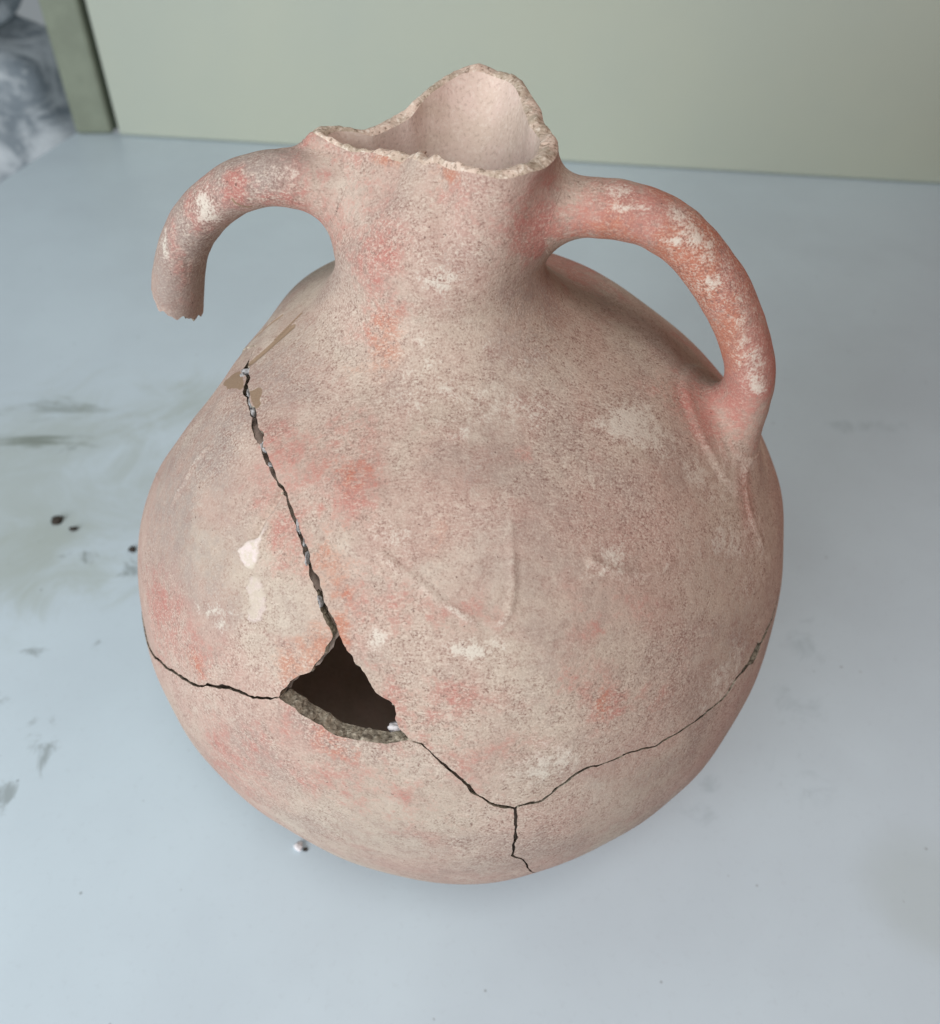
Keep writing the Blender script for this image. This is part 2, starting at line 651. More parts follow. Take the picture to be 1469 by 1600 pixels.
rw = np.tile(rp[:, 1], 3)
hw = np.tile(rp[:, 2], 3)
tn = (ta + math.pi) % (2 * math.pi) - math.pi
fine = np.linspace(-math.pi, math.pi, 1440, endpoint=False)


def smooth_per(y, n):
    k = np.hanning(n)
    k /= k.sum()
    return np.convolve(np.concatenate([y[-n:], y, y[:n]]), k, 'same')[n:-n]


rf = smooth_per(np.interp(fine, tw, rw), 61)
hf = smooth_per(np.interp(fine, tw, hw), 61)
rim_r = np.interp(tn, fine, rf, period=2 * math.pi)
rim_h = np.interp(tn, fine, hf, period=2 * math.pi)
cp = np.stack([np.cos(ta), np.sin(ta), np.zeros(NT_)], -1)
jag = Waves(4, 16, 40)(cp * 0.55) * 0.0006 + Waves(12, 16, 41)(cp * 0.55) * 0.00015
rim_h = rim_h + jag
rim_r = rim_r + Waves(4, 16, 43)(cp * 0.5) * 0.0003
print('rim radii', np.round(rp[:, 1], 4))

NN = 70
tt = np.linspace(0, 1, NN)[:, None]


def neck_grid(dr, t):
    w = t ** 1.5
    r = (R_PINCH - dr) * (1 - w) + (rim_r[None, :] - dr) * w
    # throat keeps its pinch for a while before it flares
    h = H_PINCH * (1 - t) + rim_h[None, :] * t
    P = np.stack([r * np.cos(ta)[None, :], r * np.sin(ta)[None, :], h], -1)
    return (P + NC).reshape(-1, 3)


NECK = neck_grid(0, tt)
nn = np.arange(NN - 1)[:, None]
na = nn * NT_ + jj
nb = nn * NT_ + (jj + 1) % NT_
NQ = np.stack([na, nb, nb + NT_, na + NT_], -1).reshape(-1, 4)
NTRI = np.concatenate([NQ[:, [0, 1, 2]], NQ[:, [0, 2, 3]]])

# ---- handles
HAZ = math.radians(-11)
hdir = np.array([math.cos(HAZ), math.sin(HAZ), 0])
hnor = np.array([-math.sin(HAZ), math.cos(HAZ), 0])


def curve_from_px(pts, extra_start=None, extra_end=None):
    P = [on_plane(x, y, NC, hnor) for x, y in pts]
    W = None
    return np.array(P)


right_px = [(815, 338), (870, 329), (930, 323), (1000, 333), (1060, 364), (1105, 412), (1140, 468), (1164, 530), (1173, 592)]
left_px = [(585, 326), (540, 304), (498, 288), (443, 276), (385, 285), (335, 316), (300, 357), (283, 405), (279, 468)]
RP = curve_from_px(right_px)
RP = np.vstack([RP, RP[-1] - hdir * 0.0005 + np.array([0, 0, -0.015]), RP[-1] - hdir * 0.0055 + np.array([0, 0, -0.031]),
                RP[-1] - hdir * 0.018 + np.array([0, 0, -0.047])])
RC = catmull(RP, 14)
LC = catmull(curve_from_px(left_px), 14)


def resample(C, n):
    s = np.concatenate([[0], np.cumsum(np.linalg.norm(np.diff(C, axis=0), axis=1))])
    x = np.linspace(0, s[-1], n)
    C = np.stack([np.interp(x, s, C[:, d]) for d in range(3)], -1)
    k = np.hanning(27)
    k /= k.sum()
    Cp = np.vstack([2 * C[0] - C[13:0:-1], C, 2 * C[-1] - C[-2:-15:-1]])
    C = np.stack([np.convolve(Cp[:, d], k, 'valid') for d in range(3)], -1)
    s = np.concatenate([[0], np.cumsum(np.linalg.norm(np.diff(C, axis=0), axis=1))])
    x = np.linspace(0, s[-1], n)
    return np.stack([np.interp(x, s, C[:, d]) for d in range(3)], -1), x / s[-1]


def tube(C, f, thick, wide, seed, nring=96, flatten=None):
    """strap handle: thick in its own plane, wide across; returns vertices, normals, curve sides"""
    n = len(C)
    tg = np.gradient(C, axis=0)
    tg /= np.linalg.norm(tg, axis=1)[:, None]
    side = np.cross(tg, hnor)
    side /= np.linalg.norm(side, axis=1)[:, None]
    a = np.linspace(0, 2 * math.pi, nring, endpoint=False)
    ca, sa_ = np.cos(a), np.sin(a)
    V = np.zeros((n, nring, 3))
    for i in range(n):
        V[i] = C[i] + side[i] * (ca * thick[i])[:, None] + hnor * (sa_ * wide[i])[:, None]
    V = V.reshape(-1, 3)
    cc = np.repeat(C, nring, axis=0)
    N = V - cc
    N /= np.linalg.norm(N, axis=1)[:, None]
    V = V + N * (0.0003 * Waves(26, 14, seed)(V) + 0.00010 * Waves(110, 14, seed + 1)(V))[:, None]
    i = np.arange(n - 1)[:, None]
    j = np.arange(nring)[None, :]
    q0 = i * nring + j
    q1 = i * nring + (j + 1) % nring
    Q = np.stack([q0, q1, q1 + nring, q0 + nring], -1).reshape(-1, 4)
    return V, N, Q, a


RCs, rf_ = resample(RC, 190)
LCs, lf_ = resample(LC, 150)
r_th = np.interp(rf_, [0, .1, .3, .6, .8, 1], [.0085, .0080, .0076, .0077, .0080, .0085])
r_wd = np.interp(rf_, [0, .1, .3, .6, .8, 1], [.0098, .0100, .0100, .0102, .0106, .0110])
l_th = np.interp(lf_, [0, .15, .4, .7, 1], [.0095, .0088, .0076, .0078, .0084])
l_wd = np.interp(lf_, [0, .12, .24, .45, .7, 1], [.0060, .0080, .0095, .0100, .0100, .0100])
RV, RN, RQ, ang_r = tube(RCs, rf_, r_th, r_wd, 60)
LV, LN, LQ, ang_l = tube(LCs, lf_, l_th, l_wd, 70)


def near_curve(P, C, th, wd):
    """distance to a strap handle with an elliptic section"""
    out = np.full(len(P), 9.0)
    lo, hi = C.min(0) - 0.04, C.max(0) + 0.04
    m = np.where(np.all((P > lo) & (P < hi), axis=1))[0]
    Cs, ts, ws = C[::2], th[::2], wd[::2]
    tg = np.gradient(Cs, axis=0)
    tg /= np.linalg.norm(tg, axis=1)[:, None]
    side = np.cross(tg, hnor)
    c2 = (Cs ** 2).sum(1)
    for s in range(0, len(m), 20000):
        q = P[m[s:s + 20000]]
        i = np.argmin(c2[None] - 2 * q @ Cs.T, axis=1)
        v = q - Cs[i]
        a = np.einsum('ij,ij->i', v, side[i])
        b = v @ hnor
        t = np.einsum('ij,ij->i', v, tg[i])
        rad = np.sqrt(a * a + b * b) + 1e-9
        l = np.sqrt((a / ts[i]) ** 2 + (b / ws[i]) ** 2) + 1e-9
        d = (l - 1) * rad / l
        out[m[s:s + 20000]] = np.where(np.abs(t) > 0.003, np.hypot(np.maximum(d, 0), t), d)
    return out


def d_body(P):
    v = P - CEN
    l = np.linalg.norm(v, axis=1)
    u = v / l[:, None]
    db = l - (RB + body_radius_scale(u))
    w = P - NC
    h = w[:, 2]
    rr = np.hypot(w[:, 0], w[:, 1])
    th = np.arctan2(w[:, 1], w[:, 0])
    R1 = np.interp(th, fine, rf, period=2 * math.pi)
    H1 = np.interp(th, fine, hf, period=2 * math.pi)
    t = np.clip((h - H_PINCH) / (H1 - H_PINCH), 0, 1)
    wgt = t ** 1.5
    rn = R_PINCH * (1 - wgt) + R1 * wgt
    fil = np.interp(h, PH[PH > 0.09], PR[PH > 0.09])
    rn = np.where(h < H_PINCH, fil, rn)
    dn = np.where(h > 0.10, rr - rn, 9)
    dn = np.maximum(dn, h - H1)
    return np.minimum(db, dn)


KF = 0.013
dR = lambda P: near_curve(P, RCs, r_th, r_wd)
dL = lambda P: near_curve(P, LCs, l_th, l_wd)


def union(P, dh):
    a, b = d_body(P), dh(P)
    h = np.maximum(KF - np.abs(a - b), 0) / KF
    return np.minimum(a, b) - h * h * KF * 0.25, a, b


def settle(P, own, dh):
    """slide the vertices near a joint onto the smooth union of pot and handle"""
    f, a, b = union(P, dh)
    oth = b if own == 'body' else a
    idx = np.where((np.abs(oth) < KF * 1.2) & (f > -KF * 0.30))[0]
    if not len(idx):
        return P
    P = P.copy()
    w = sstep(KF * 1.2, KF * 0.95, np.abs(oth[idx]))
    q = P[idx]
    for _ in range(7):
        f0 = union(q, dh)[0]
        g = np.zeros_like(q)
        for d in range(3):
            e = np.zeros(3)
            e[d] = 4e-4
            g[:, d] = (union(q + e, dh)[0] - union(q - e, dh)[0]) / 8e-4
        gl = np.linalg.norm(g, axis=1)
        gl[gl < 0.3] = 0.3
        q = q - g / gl[:, None] * np.clip(f0 / gl, -0.0015, 0.0015)[:, None]
    P[idx] = P[idx] + (q - P[idx]) * w[:, None]
    # where the handle runs inside the pot's wall it sinks under the surface, so the meshes cross cleanly
    amt = 0.0012 if own == 'body' else 0.0024
    i2 = np.where((oth < 0) & (oth > -0.02))[0]
    q = P[i2]
    g = np.zeros_like(q)
    for d in range(3):
        e = np.zeros(3)
        e[d] = 4e-4
        g[:, d] = union(q + e, dh)[0] - union(q - e, dh)[0]
    g /= np.linalg.norm(g, axis=1)[:, None] + 1e-12
    P[i2] = q - g * (amt * sstep(0.001, 0.005, -oth[i2]))[:, None]
    return P


def inside_wall(P, keep=0.0045):
    w = P - NC
    rr = np.hypot(w[:, 0], w[:, 1])
    m = (w[:, 2] > H_PINCH - 0.02)
    d = d_body(P)
    push = np.where(m & (d < -keep), -keep - d, 0)
    P = P.copy()
    P[:, 0] += w[:, 0] / rr * push
    P[:, 1] += w[:, 1] / rr * push
    return P


RV = inside_wall(settle(RV, 'handle', dR))
LV = inside_wall(settle(LV, 'handle', dL))
BODY = settle(BODY, 'body', dR)
tfade = np.repeat(1 - 0.25 * sstep(0.85, 1.0, tt[:, 0]), NT_)
N2 = settle(settle(NECK, 'body', dR), 'body', dL)
NECK = NECK + (N2 - NECK) * tfade[:, None]
BN = vnormals(BODY, TRI)

# ------------------------------------------------------------------ finding points of the surface
cs, ct = 5, 5
rows = list(range(0, NS, cs)) + [NS - 1]
cols = list(range(0, NT_, ct))


def coarse_bvh(V, nr, nc, rs, cs_, extra=None):
    G = V.reshape(nr, nc, 3)[rs][:, cs_]
    a, b = G.shape[:2]
    vs = [tuple(p) for p in G.reshape(-1, 3)]
    fs = [(i * b + j, i * b + (j + 1) % b, (i + 1) * b + (j + 1) % b, (i + 1) * b + j)
          for i in range(a - 1) for j in range(b)]
    return BVHTree.FromPolygons(vs, fs)


B_BODY = coarse_bvh(BODY, NS, NT_, rows, cols)
B_NECK = coarse_bvh(NECK, NN, NT_, list(range(0, NN, 6)) + [NN - 1], cols)
B_R = coarse_bvh(RV, 190, 96, list(range(0, 190, 3)), list(range(0, 96, 3)))
B_L = coarse_bvh(LV, 150, 96, list(range(0, 150, 3)), list(range(0, 96, 3)))


def hit(px, py, bvhs=(B_BODY, B_NECK)):
    d = ray(px, py)
    best = None
    for b in bvhs:
        loc, nor, idx, dist = b.ray_cast(Vector(CAM), Vector(d))
        if loc is not None and (best is None or dist < best[2]):
            best = (np.array(loc), np.array(nor), dist)
    if best is None:
        p = CAM + d * np.dot(CEN - CAM, d)
        v = (p - CEN) / np.linalg.norm(p - CEN)
        return CEN + v * RB, v
    n = best[1]
    if np.dot(n, d) > 0:
        n = -n
    return best[0], n


# ---- stains and marks that belong to the pot, as spots on its surface
# (px, py, rx, ry, strength)
RED = [(588, 400, 42, 62, .62), (550, 325, 46, 50, .5), (510, 260, 36, 36, .4), (600, 380, 25, 25, .5), (840, 365, 48, 38, .85), (560, 530, 40, 18, .55),
       (545, 765, 40, 50, .62), (430, 740, 45, 65, .52), (450, 835, 45, 55, .55), (590, 950, 55, 60, .5), (610, 1090, 40, 60, .55),
       (940, 1108, 34, 32, .7), (895, 1080, 30, 30, .5), (480, 1150, 80, 40, .5), (520, 1215, 170, 60, .42),
       (255, 970, 35, 60, .6), (300, 1020, 55, 40, .6), (760, 1180, 110, 30, .4), (1120, 640, 55, 40, .75), (1165, 780, 12, 45, .7),
       (820, 715, 20, 14, .5), (540, 668, 40, 26, .5), (1160, 560, 50, 50, .8), (900, 335, 60, 40, .8), (690, 1120, 60, 50, .4),
       (520, 800, 40, 40, .4), (480, 690, 70, 30, .25), (360, 1190, 50, 60, .45), (720, 340, 110, 26, .3), (650, 700, 50, 30, .25),
       (700, 960, 90, 40, .25), (960, 960, 90, 40, .25), (700, 310, 90, 16, .45), (1000, 1060, 120, 60, .2)]
WHITE = [(680, 436, 34, 18, .7), (1005, 665, 52, 36, .75), (1150, 790, 60, 70, .5), (740, 1015, 38, 18, .7), (588, 995, 16, 20, .75),
         (850, 1195, 60, 28, .55), (1130, 1070, 36, 40, .5), (700, 880, 40, 30, .35), (1090, 740, 50, 24, .5), (960, 880, 60, 30, .35),
         (480, 1180, 24, 20, .4), (1190, 900, 20, 90, .35), (640, 600, 80, 60, .35), (760, 620, 120, 80, .3), (1170, 720, 20, 30, .45),
         (330, 960, 30, 26, .4), (630, 830, 60, 40, .3)]
GRAY = [(330, 690, 55, 85, .6), (265, 800, 45, 110, .6), (310, 890, 60, 80, .5), (830, 440, 60, 60, .55), (440, 580, 60, 80, .4),
        (700, 400, 60, 60, .35), (660, 330, 80, 30, .3), (860, 330, 30, 40, .5), (1110, 900, 70, 120, .3), (880, 520, 50, 40, .3),
        (1000, 1200, 140, 50, .35), (1150, 1000, 40, 80, .4), (760, 740, 90, 60, .2)]
ORANGE = [(600, 545, 26, 42, .65), (570, 570, 36, 16, .5), (520, 890, 34, 60, .6), (532, 985, 13, 34, .85), (495, 1010, 24, 40, .7),
          (450, 1040, 30, 24, .5), (600, 248, 90, 9, .75), (545, 232, 40, 10, .6), (700, 268, 60, 9, .6), (300, 1035, 40, 20, .5),
          (510, 1160, 60, 26, .4), (940, 1105, 12, 24, .7), (545, 745, 30, 30, .4), (690, 860, 34, 60, .3)]
BROWN_POLY = [[(346, 600), (356, 590), (372, 580), (378, 604), (358, 608)],
              [(390, 612), (408, 606), (408, 622), (402, 640), (394, 628)]]
BROWN_LINE = [([(393, 566), (412, 550), (432, 532), (456, 511)], 4.5), ([(398, 528), (420, 508), (440, 493)], 1.8),
              ([(430, 530), (470, 490)], 0.8)]
PLASTER_POLY = [[(437, 768), (424, 792), (410, 815), (399, 838), (380, 848), (371, 862), (376, 878), (386, 888), (398, 886), (402, 862),
                 (408, 840), (424, 808), (440, 778)],
                [(386, 902), (400, 898), (412, 920), (416, 945), (410, 964), (397, 975), (384, 966), (388, 940), (383, 920)]]
# ridges and scratches: points, half width px, height in metres (+ raised), whitening
MARKS = [([(600, 868), (660, 915), (720, 960), (760, 975), (788, 968), (800, 935), (802, 880), (798, 825)], 6, 0.0007, .6),
         ([(925, 876), (955, 890), (990, 897), (1030, 893), (1052, 880)], 6, 0.0008, .65),
         ([(545, 850), (600, 868)], 4, 0.0004, .3),
         ([(436, 765), (424, 790), (408, 812), (396, 838)], 6, -0.0022, 0),
         ([(444, 775), (430, 805), (414, 832)], 4, -0.0013, 0),
         ([(510, 840), (498, 862), (488, 880)], 4, -0.0007, 0), ([(514, 846), (506, 866)], 3, -0.0006, 0),
         ([(320, 700), (290, 745), (265, 790)], 4, 0.0010, .6), ([(243, 740), (255, 785)], 3, 0.0005, .3),
         ([(425, 665), (470, 660), (500, 646)], 2, -0.0004, 0),
         ([(1180, 700), (1165, 745), (1172, 800), (1190, 850)], 8, 0.0006, .2),
         ([(640, 1170), (700, 1176), (790, 1160), (860, 1168)], 3, -0.0003, 0)]


def spots(P, lst, bvhs, grow=1.12, gain=1.2):
    out = np.zeros(len(P))
    for px, py, rx, ry, s in lst:
        rx, ry, s = rx * grow, ry * grow, s * gain
        c, n = hit(px, py, bvhs)
        if abs(depth_of(c)) > 0.6:
            continue
        sc = depth_of(c) / F
        cosv = max(0.35, -np.dot(n, ray(px, py)))
        ax, ay = rx * sc, ry * sc
        if py < 480:
            ay /= cosv
        else:
            # foreshortening near the silhouette acts away from the middle of the body
            dx, dy = abs(px - 718), abs(py - 870)
            w = dx / (dx + dy + 1e-6)
            ax /= cosv * w + 1 - w
            ay /= cosv * (1 - w) + w
        lim = 3 * max(ax, ay)
        i = np.where(np.all(np.abs(P - c) < lim, axis=1))[0]
        if not len(i):
            continue
        d = P[i] - c
        dx = d @ RIGHT
        dy2 = np.maximum((d * d).sum(1) - dx * dx, 0)
        out[i] = np.maximum(out[i], s * np.exp(-0.7 * (dx * dx / ax ** 2 + dy2 / ay ** 2)))
    return out


def line_dist(P, pts3):
    lo, hi = pts3.min(0) - 0.012, pts3.max(0) + 0.012
    out = np.full(len(P), 1.0)
    i = np.where(np.all((P > lo) & (P < hi), axis=1))[0]
    if not len(i):
        return out
    q = P[i]
    best = np.full(len(i), 1.0)
    for a, b in zip(pts3[:-1], pts3[1:]):
        ab = b - a
        t = np.clip(((q - a) @ ab) / (ab @ ab), 0, 1)
        best = np.minimum(best, np.linalg.norm(q - a - t[:, None] * ab, axis=1))
    out[i] = best
    return out


def px_line(pts, bvhs=(B_BODY,), sub=6):
    C = catmull(np.array(pts, float), sub) if len(pts) > 2 else np.linspace(pts[0], pts[1], sub)
    return np.array([hit(x, y, bvhs)[0] for x, y in C])


def in_poly(x, y, poly):
    ins = np.zeros(len(x), bool)
    n = len(poly)
    for i in range(n):
        x0, y0 = poly[i]
        x1, y1 = poly[(i + 1) % n]
        if y0 == y1:
            continue
        c = ((y0 > y) != (y1 > y)) & (x < (x1 - x0) * (y - y0) / (y1 - y0) + x0)
        ins ^= c
    return ins


both = (B_BODY, B_NECK)
ALLP = np.vstack([BODY, NECK])
SL = np.stack([spots(ALLP, RED, both), spots(ALLP, WHITE, both), spots(ALLP, GRAY, both)], -1)
WE = np.stack([spots(ALLP, ORANGE, both), np.zeros(len(ALLP)), np.zeros(len(ALLP))], -1)
nb_ = len(BODY)
bodyP = BODY.copy()
for pts, hwid, height, wht in MARKS:
    L = px_line(pts)
    w = hwid * 0.28 / F
    dd = line_dist(bodyP, L)
    g = np.exp(-(dd / w) ** 2)
    g *= 0.65 + 0.5 * np.clip(Waves(60, 10, int(pts[0][0]))(bodyP), -1, 1)
    BODY += BN * (g * height)[:, None]
    SL[:nb_, 1] = np.maximum(SL[:nb_, 1], wht * g)
for pts, w in BROWN_LINE:
    L = px_line(pts)
    dd = line_dist(bodyP, L)
    w3 = w * 0.34 / F
    WE[:nb_, 1] = np.maximum(WE[:nb_, 1], np.clip(1 - (dd - w3) / 0.0008, 0, 1))
    BODY -= BN * (0.0006 * np.exp(-(dd / (w3 * 1.2)) ** 2))[:, None]
for ch, poly in [(1, p) for p in BROWN_POLY] + [(2, p) for p in PLASTER_POLY]:
    L = px_line(poly + [poly[0]], sub=3)
    c = L.mean(0)
    n = c - CEN
    n /= np.linalg.norm(n)
    e1 = np.cross(n, [0, 0, 1.0])
    e1 /= np.linalg.norm(e1)
    e2 = np.cross(n, e1)
    i = np.where(np.linalg.norm(bodyP - c, axis=1) < 0.03)[0]
    q = bodyP[i] + (Waves(260, 10, 31)(bodyP[i]) * 0.0005)[:, None] * e1
    ins = in_poly((q - c) @ e1, (q - c) @ e2, [((p - c) @ e1, (p - c) @ e2) for p in L])
    sd = line_dist(q, L) * np.where(ins, 1, -1)
    val = np.clip(0.5 + sd / 0.0012, 0, 1)
    if ch == 2 and poly is PLASTER_POLY[1]:
        val *= 0.62
    elif ch == 2:
        # only the lower part of the drip is thick white plaster
        val *= 0.45 + 0.55 * sstep(0, 1, (hit(405, 830, (B_BODY,))[0][2] - q[:, 2]) / 0.004 + 0.5)
    WE[i, ch] = np.maximum(WE[i, ch], val)
# plaster drip stands a little proud and the lower half is ribbed
pl = WE[:nb_, 2]
BODY += BN * (0.0005 * sstep(0.3, 0.7, pl) * (1 + 0.25 * np.sin(BODY[:, 2] * 2 * math.pi / 0.0016)))[:, None]

# ------------------------------------------------------------------ the breaks
# px polylines with crack width in px
AB = [(382, 575, 14), (383, 586, 15), (385, 605, 12), (388, 631, 8), (396, 657, 13), (401, 678, 15), (408, 694, 8), (417, 722, 9),
      (434, 753, 8), (445, 778, 8), (455, 802, 9), (472, 841, 10), (482, 871, 11), (490, 905, 12), (496, 925, 11)]
A_HOLE = [(503, 941, 5), (510, 954, 4), (524, 979, 0), (541, 1017, 0), (562, 1042, 0), (587, 1076, 0), (610, 1097, 0), (623, 1124, 0),
          (631, 1143, 0), (639, 1155, 0)]
B_HOLE = [(496, 941, 4), (500, 957, 0), (508, 977, 0), (518, 993, 0), (507, 1019, 0), (476, 1051, 0), (449, 1069, 0), (433, 1090, 1)]
C_HOLE = [(436, 1093, 1), (462, 1108, 0), (490, 1127, 0), (520, 1145, 0), (556, 1158, 0), (600, 1163, 0), (639, 1157, 0)]
LOWL = [(433, 1091, 2), (410, 1091, 2.5), (385, 1086, 2), (360, 1077, 3), (345, 1070, 4.5), (329, 1072, 2.5), (308, 1071, 2.5),
        (278, 1055, 2.5), (256, 1040, 2), (240, 1025, 2)]
LOWR = [(639, 1156, 0.8), (661, 1163, 1.6), (685, 1185, 2.5), (716, 1215, 3.5), (742, 1239, 3.5), (772, 1257, 3.5), (805, 1263, 3.5),
        (847, 1250, 3), (881, 1224, 3.2), (916, 1200, 3), (934, 1196, 2), (990, 1174, 1.8), (1025, 1165, 2.2), (1077, 1133, 2.4),
        (1104, 1113, 3.2), (1134, 1087, 4), (1151, 1059, 5), (1170, 1036, 6), (1178, 1026, 16), (1184, 1014, 16), (1189, 1004, 8), (1207, 965, 5)]
SLIT = [(805, 1264, 3.5), (806, 1294, 3.5), (801, 1336, 3), (818, 1344, 1.8), (829, 1361, 1.8), (842, 1367, 1.2)]


def to_dirs(lst, wide=1.0):
    U, G = [], []
    for x, y, g in lst:
        p, n = hit(x, y, (B_BODY,))
        v = p - CEN
        U.append(v / np.linalg.norm(v))
        G.append(g * wide * depth_of(p) / F)
    return np.array(U), np.array(G)


def from_az(az_lat):
    U = []
    for a, l in az_lat:
        a, l = math.radians(a), math.radians(l)
        U.append((math.cos(l) * math.cos(a), math.cos(l) * math.sin(a), math.sin(l)))
    return np.array(U), np.full(len(U), 0.00012)


def azlat(u):
    return math.degrees(math.atan2(u[1], u[0])), math.degrees(math.asin(u[2]))


dAB, dAH, dBH, dCH, dLL, dLR, dSL = [to_dirs(x, w) for x, w in ((AB, 1), (A_HOLE, 1), (B_HOLE, 1), (C_HOLE, 1), (LOWL, 1.5), (LOWR, 1.6),
                                                                 (SLIT, 1.4))]
azQ = 150.0
a0, l0 = azlat(dAB[0][0])
aL, lL = azlat(dLL[0][-1])
aR, lR = azlat(dLR[0][-1])
print('crack ends az/lat', (a0, l0), (aL, lL), (aR, lR))
a0 %= 360
aL %= 360
BQ = from_az([(a0 - 8, l0 + 2), (a0 - 20, l0 - 6), (azQ + 8, 10), (azQ, -10)])           # top crack -> Q
LQ_ = from_az([(aL - 6, lL - 3), (aL - 16, lL - 5), (azQ + 6, -14), (azQ, -10)])          # lower crack -> Q
RQ_ = from_az([(aR + 6, lR + 3), (aR + 18, lR + 6), (60, 4), (95, -4), (125, -2), (azQ, -10)])
aS, lS = azlat(dSL[0][-1])
SQ = from_az([(aS + 3, lS - 6), (aS + 10, -65), (aS + 20, -80), (0, -62), (20, -35), (25, -12), (aR + 12, lR + 4.5)])


def chain(*parts):
    U = np.vstack([p[0] for p in parts])
    G = np.concatenate([p[1] for p in parts])
    return U, G


def rev(p):
    return p[0][::-1], p[1][::-1]


def roughen(c, step=0.0007, amp=0.00028, seed=0, closed=False):
    """finely sampled, slightly ragged version of a break line (directions on the unit sphere)"""
    U, G = c
    out, og = [], []
    n = len(U)
    for i in range(n - 1):
        L = np.linalg.norm(U[i + 1] - U[i]) * RB
        k = max(1, int(L / step))
        t = np.linspace(0, 1, k, endpoint=False)[:, None]
        out.append(U[i] * (1 - t) + U[i + 1] * t)
        og.append(G[i] * (1 - t[:, 0]) + G[i + 1] * t[:, 0])
    out.append(U[-1:])
    og.append(G[-1:])
    P = np.vstack(out)
    g = np.concatenate(og)
    P /= np.linalg.norm(P, axis=1)[:, None]
    w = [Waves(120, 12, 100 + d) for d in range(3)]
    w2 = [Waves(420, 12, 110 + d) for d in range(3)]
    Q = P * RB
    off = np.stack([a(Q) for a in w], -1) * amp * 1.5 + np.stack([a(Q) for a in w2], -1) * amp * 0.6
    P = P + off / RB
    g = g * (1 + 0.35 * Waves(200, 12, 120)(Q))
    return P / np.linalg.norm(P, axis=1)[:, None], np.maximum(g, 0)


BQ = (np.vstack([dAB[0][:1], BQ[0]]), np.concatenate([dAB[1][:1], BQ[1]]))
LQ_ = (np.vstack([dLL[0][-1:], LQ_[0]]), np.concatenate([dLL[1][-1:], LQ_[1]]))
RQ_ = (np.vstack([dLR[0][-1:], RQ_[0]]), np.concatenate([dLR[1][-1:], RQ_[1]]))
rAB, rAH, rBH, rCH = roughen(dAB), roughen(dAH, amp=0.0004), roughen(dBH, amp=0.0004), roughen(dCH, amp=0.00045)
rLL, rLR, rSL = roughen(dLL), roughen(dLR), roughen(dSL, amp=0.00018)
rBQ, rLQ, rRQ = roughen(BQ, 0.002), roughen(LQ_, 0.002), roughen(RQ_, 0.002)
SQ = (np.vstack([dSL[0][-1:], SQ[0]]), np.concatenate([dSL[1][-1:], SQ[1]]))
rSQ = roughen(SQ, 0.002)
i805 = int(np.argmin(np.linalg.norm(rLR[0] - dSL[0][0], axis=1)))
iEnd = int(np.argmin(np.linalg.norm(rRQ[0] - SQ[0][-1], axis=1)))
POLY_A = chain(rev(rBQ), rAB, rAH, rLR, rRQ)
POLY_B = chain(rev(rBQ), rAB, rBH, rLL, rLQ)
POLY_H = chain(rAH, rev(rCH), rev(rBH))
POLY_D = chain(rSL, rSQ, rev((rRQ[0][:iEnd + 1], rRQ[1][:iEnd + 1])), rev((rLR[0][i805:], rLR[1][i805:])))

VC = CAM - CEN
VC = VC / np.linalg.norm(VC)
S1 = RIGHT
S2 = np.cross(VC, S1)
S2 /= np.linalg.norm(S2)
S1 = np.cross(S2, VC)


def stereo(U):
    w = 1 + U @ VC
    return np.stack([(U @ S1) / w, (U @ S2) / w], -1)


UB = BODY - CEN
UB = UB / np.linalg.norm(UB, axis=1)[:, None]
STB = stereo(UB)
is_neck = (BODY[:, 2] - ZC) > 0.112


def signed(poly):
    """metres inside (+) or outside (-) a break outline, less half the crack's width"""
    U, G = poly
    keep = np.concatenate([[True], np.linalg.norm(np.diff(U, axis=0), axis=1) > 1e-7])
    U, G = U[keep], G[keep]
    st = stereo(U)
    step = max(1, len(U) // 90)
    Uc = U[::step]
    md = np.full(len(UB), 9.0, np.float32)
    for p in Uc:
        md = np.minimum(md, np.linalg.norm(UB - p, axis=1))
    reach = 2 * np.max(np.linalg.norm(np.diff(np.vstack([Uc, Uc[:1]]), axis=0), axis=1))
    near = np.where(md < max(reach, 0.04))[0]
    ins = in_poly(STB[:, 0], STB[:, 1], [tuple(p) for p in st])
    best = np.full(len(near), 9.0)
    gg = np.zeros(len(near))
    q = UB[near]
    Ue = np.vstack([U, U[:1]])
    Ge = np.concatenate([G, G[:1]])
    for i in range(len(U)):
        a, b = Ue[i], Ue[i + 1]
        ab = b - a
        l2 = ab @ ab
        if l2 < 1e-14:
            continue
        t = np.clip(((q - a) @ ab) / l2, 0, 1)
        dx = q - a - t[:, None] * ab
        d = np.einsum('ij,ij->i', dx, dx)
        m = d < best
        best[m] = d[m]
        gg[m] = (Ge[i] * (1 - t) + Ge[i + 1] * t)[m]
    dist = md * RB
    half = np.zeros(len(UB))
    dist[near] = np.sqrt(best) * RB
    half[near] = gg / 2
    return np.where(ins, dist, -dist), half


sA, gA = signed(POLY_A)
sB, gB = signed(POLY_B)
sH, gH = signed(POLY_H)
sD, gD = signed(POLY_D)
fA = np.where(is_neck, 1.0, sA - gA)
# opening added on the unseen far side to let light into the jug
light_opening = np.array([math.cos(math.radians(118)), math.sin(math.radians(118)), 0.05])
light_opening /= np.linalg.norm(light_opening)
fA = np.minimum(fA, np.linalg.norm(UB - light_opening, axis=1) * RB - 0.036 - 0.002 * Waves(40, 12, 90)(BODY))
fB = np.where(is_neck, -1.0, sB - gB)
fD = np.where(is_neck, -1.0, sD - gD)
fC = np.minimum.reduce([-sA - gA, -sB - gB, -sH - 0 * gH, -sD - gD])
fC = np.minimum(fC, np.linalg.norm(UB - light_opening, axis=1) * RB - 0.036 - 0.002 * Waves(40, 12, 90)(BODY))
fC = np.where(is_neck, -1.0, fC)


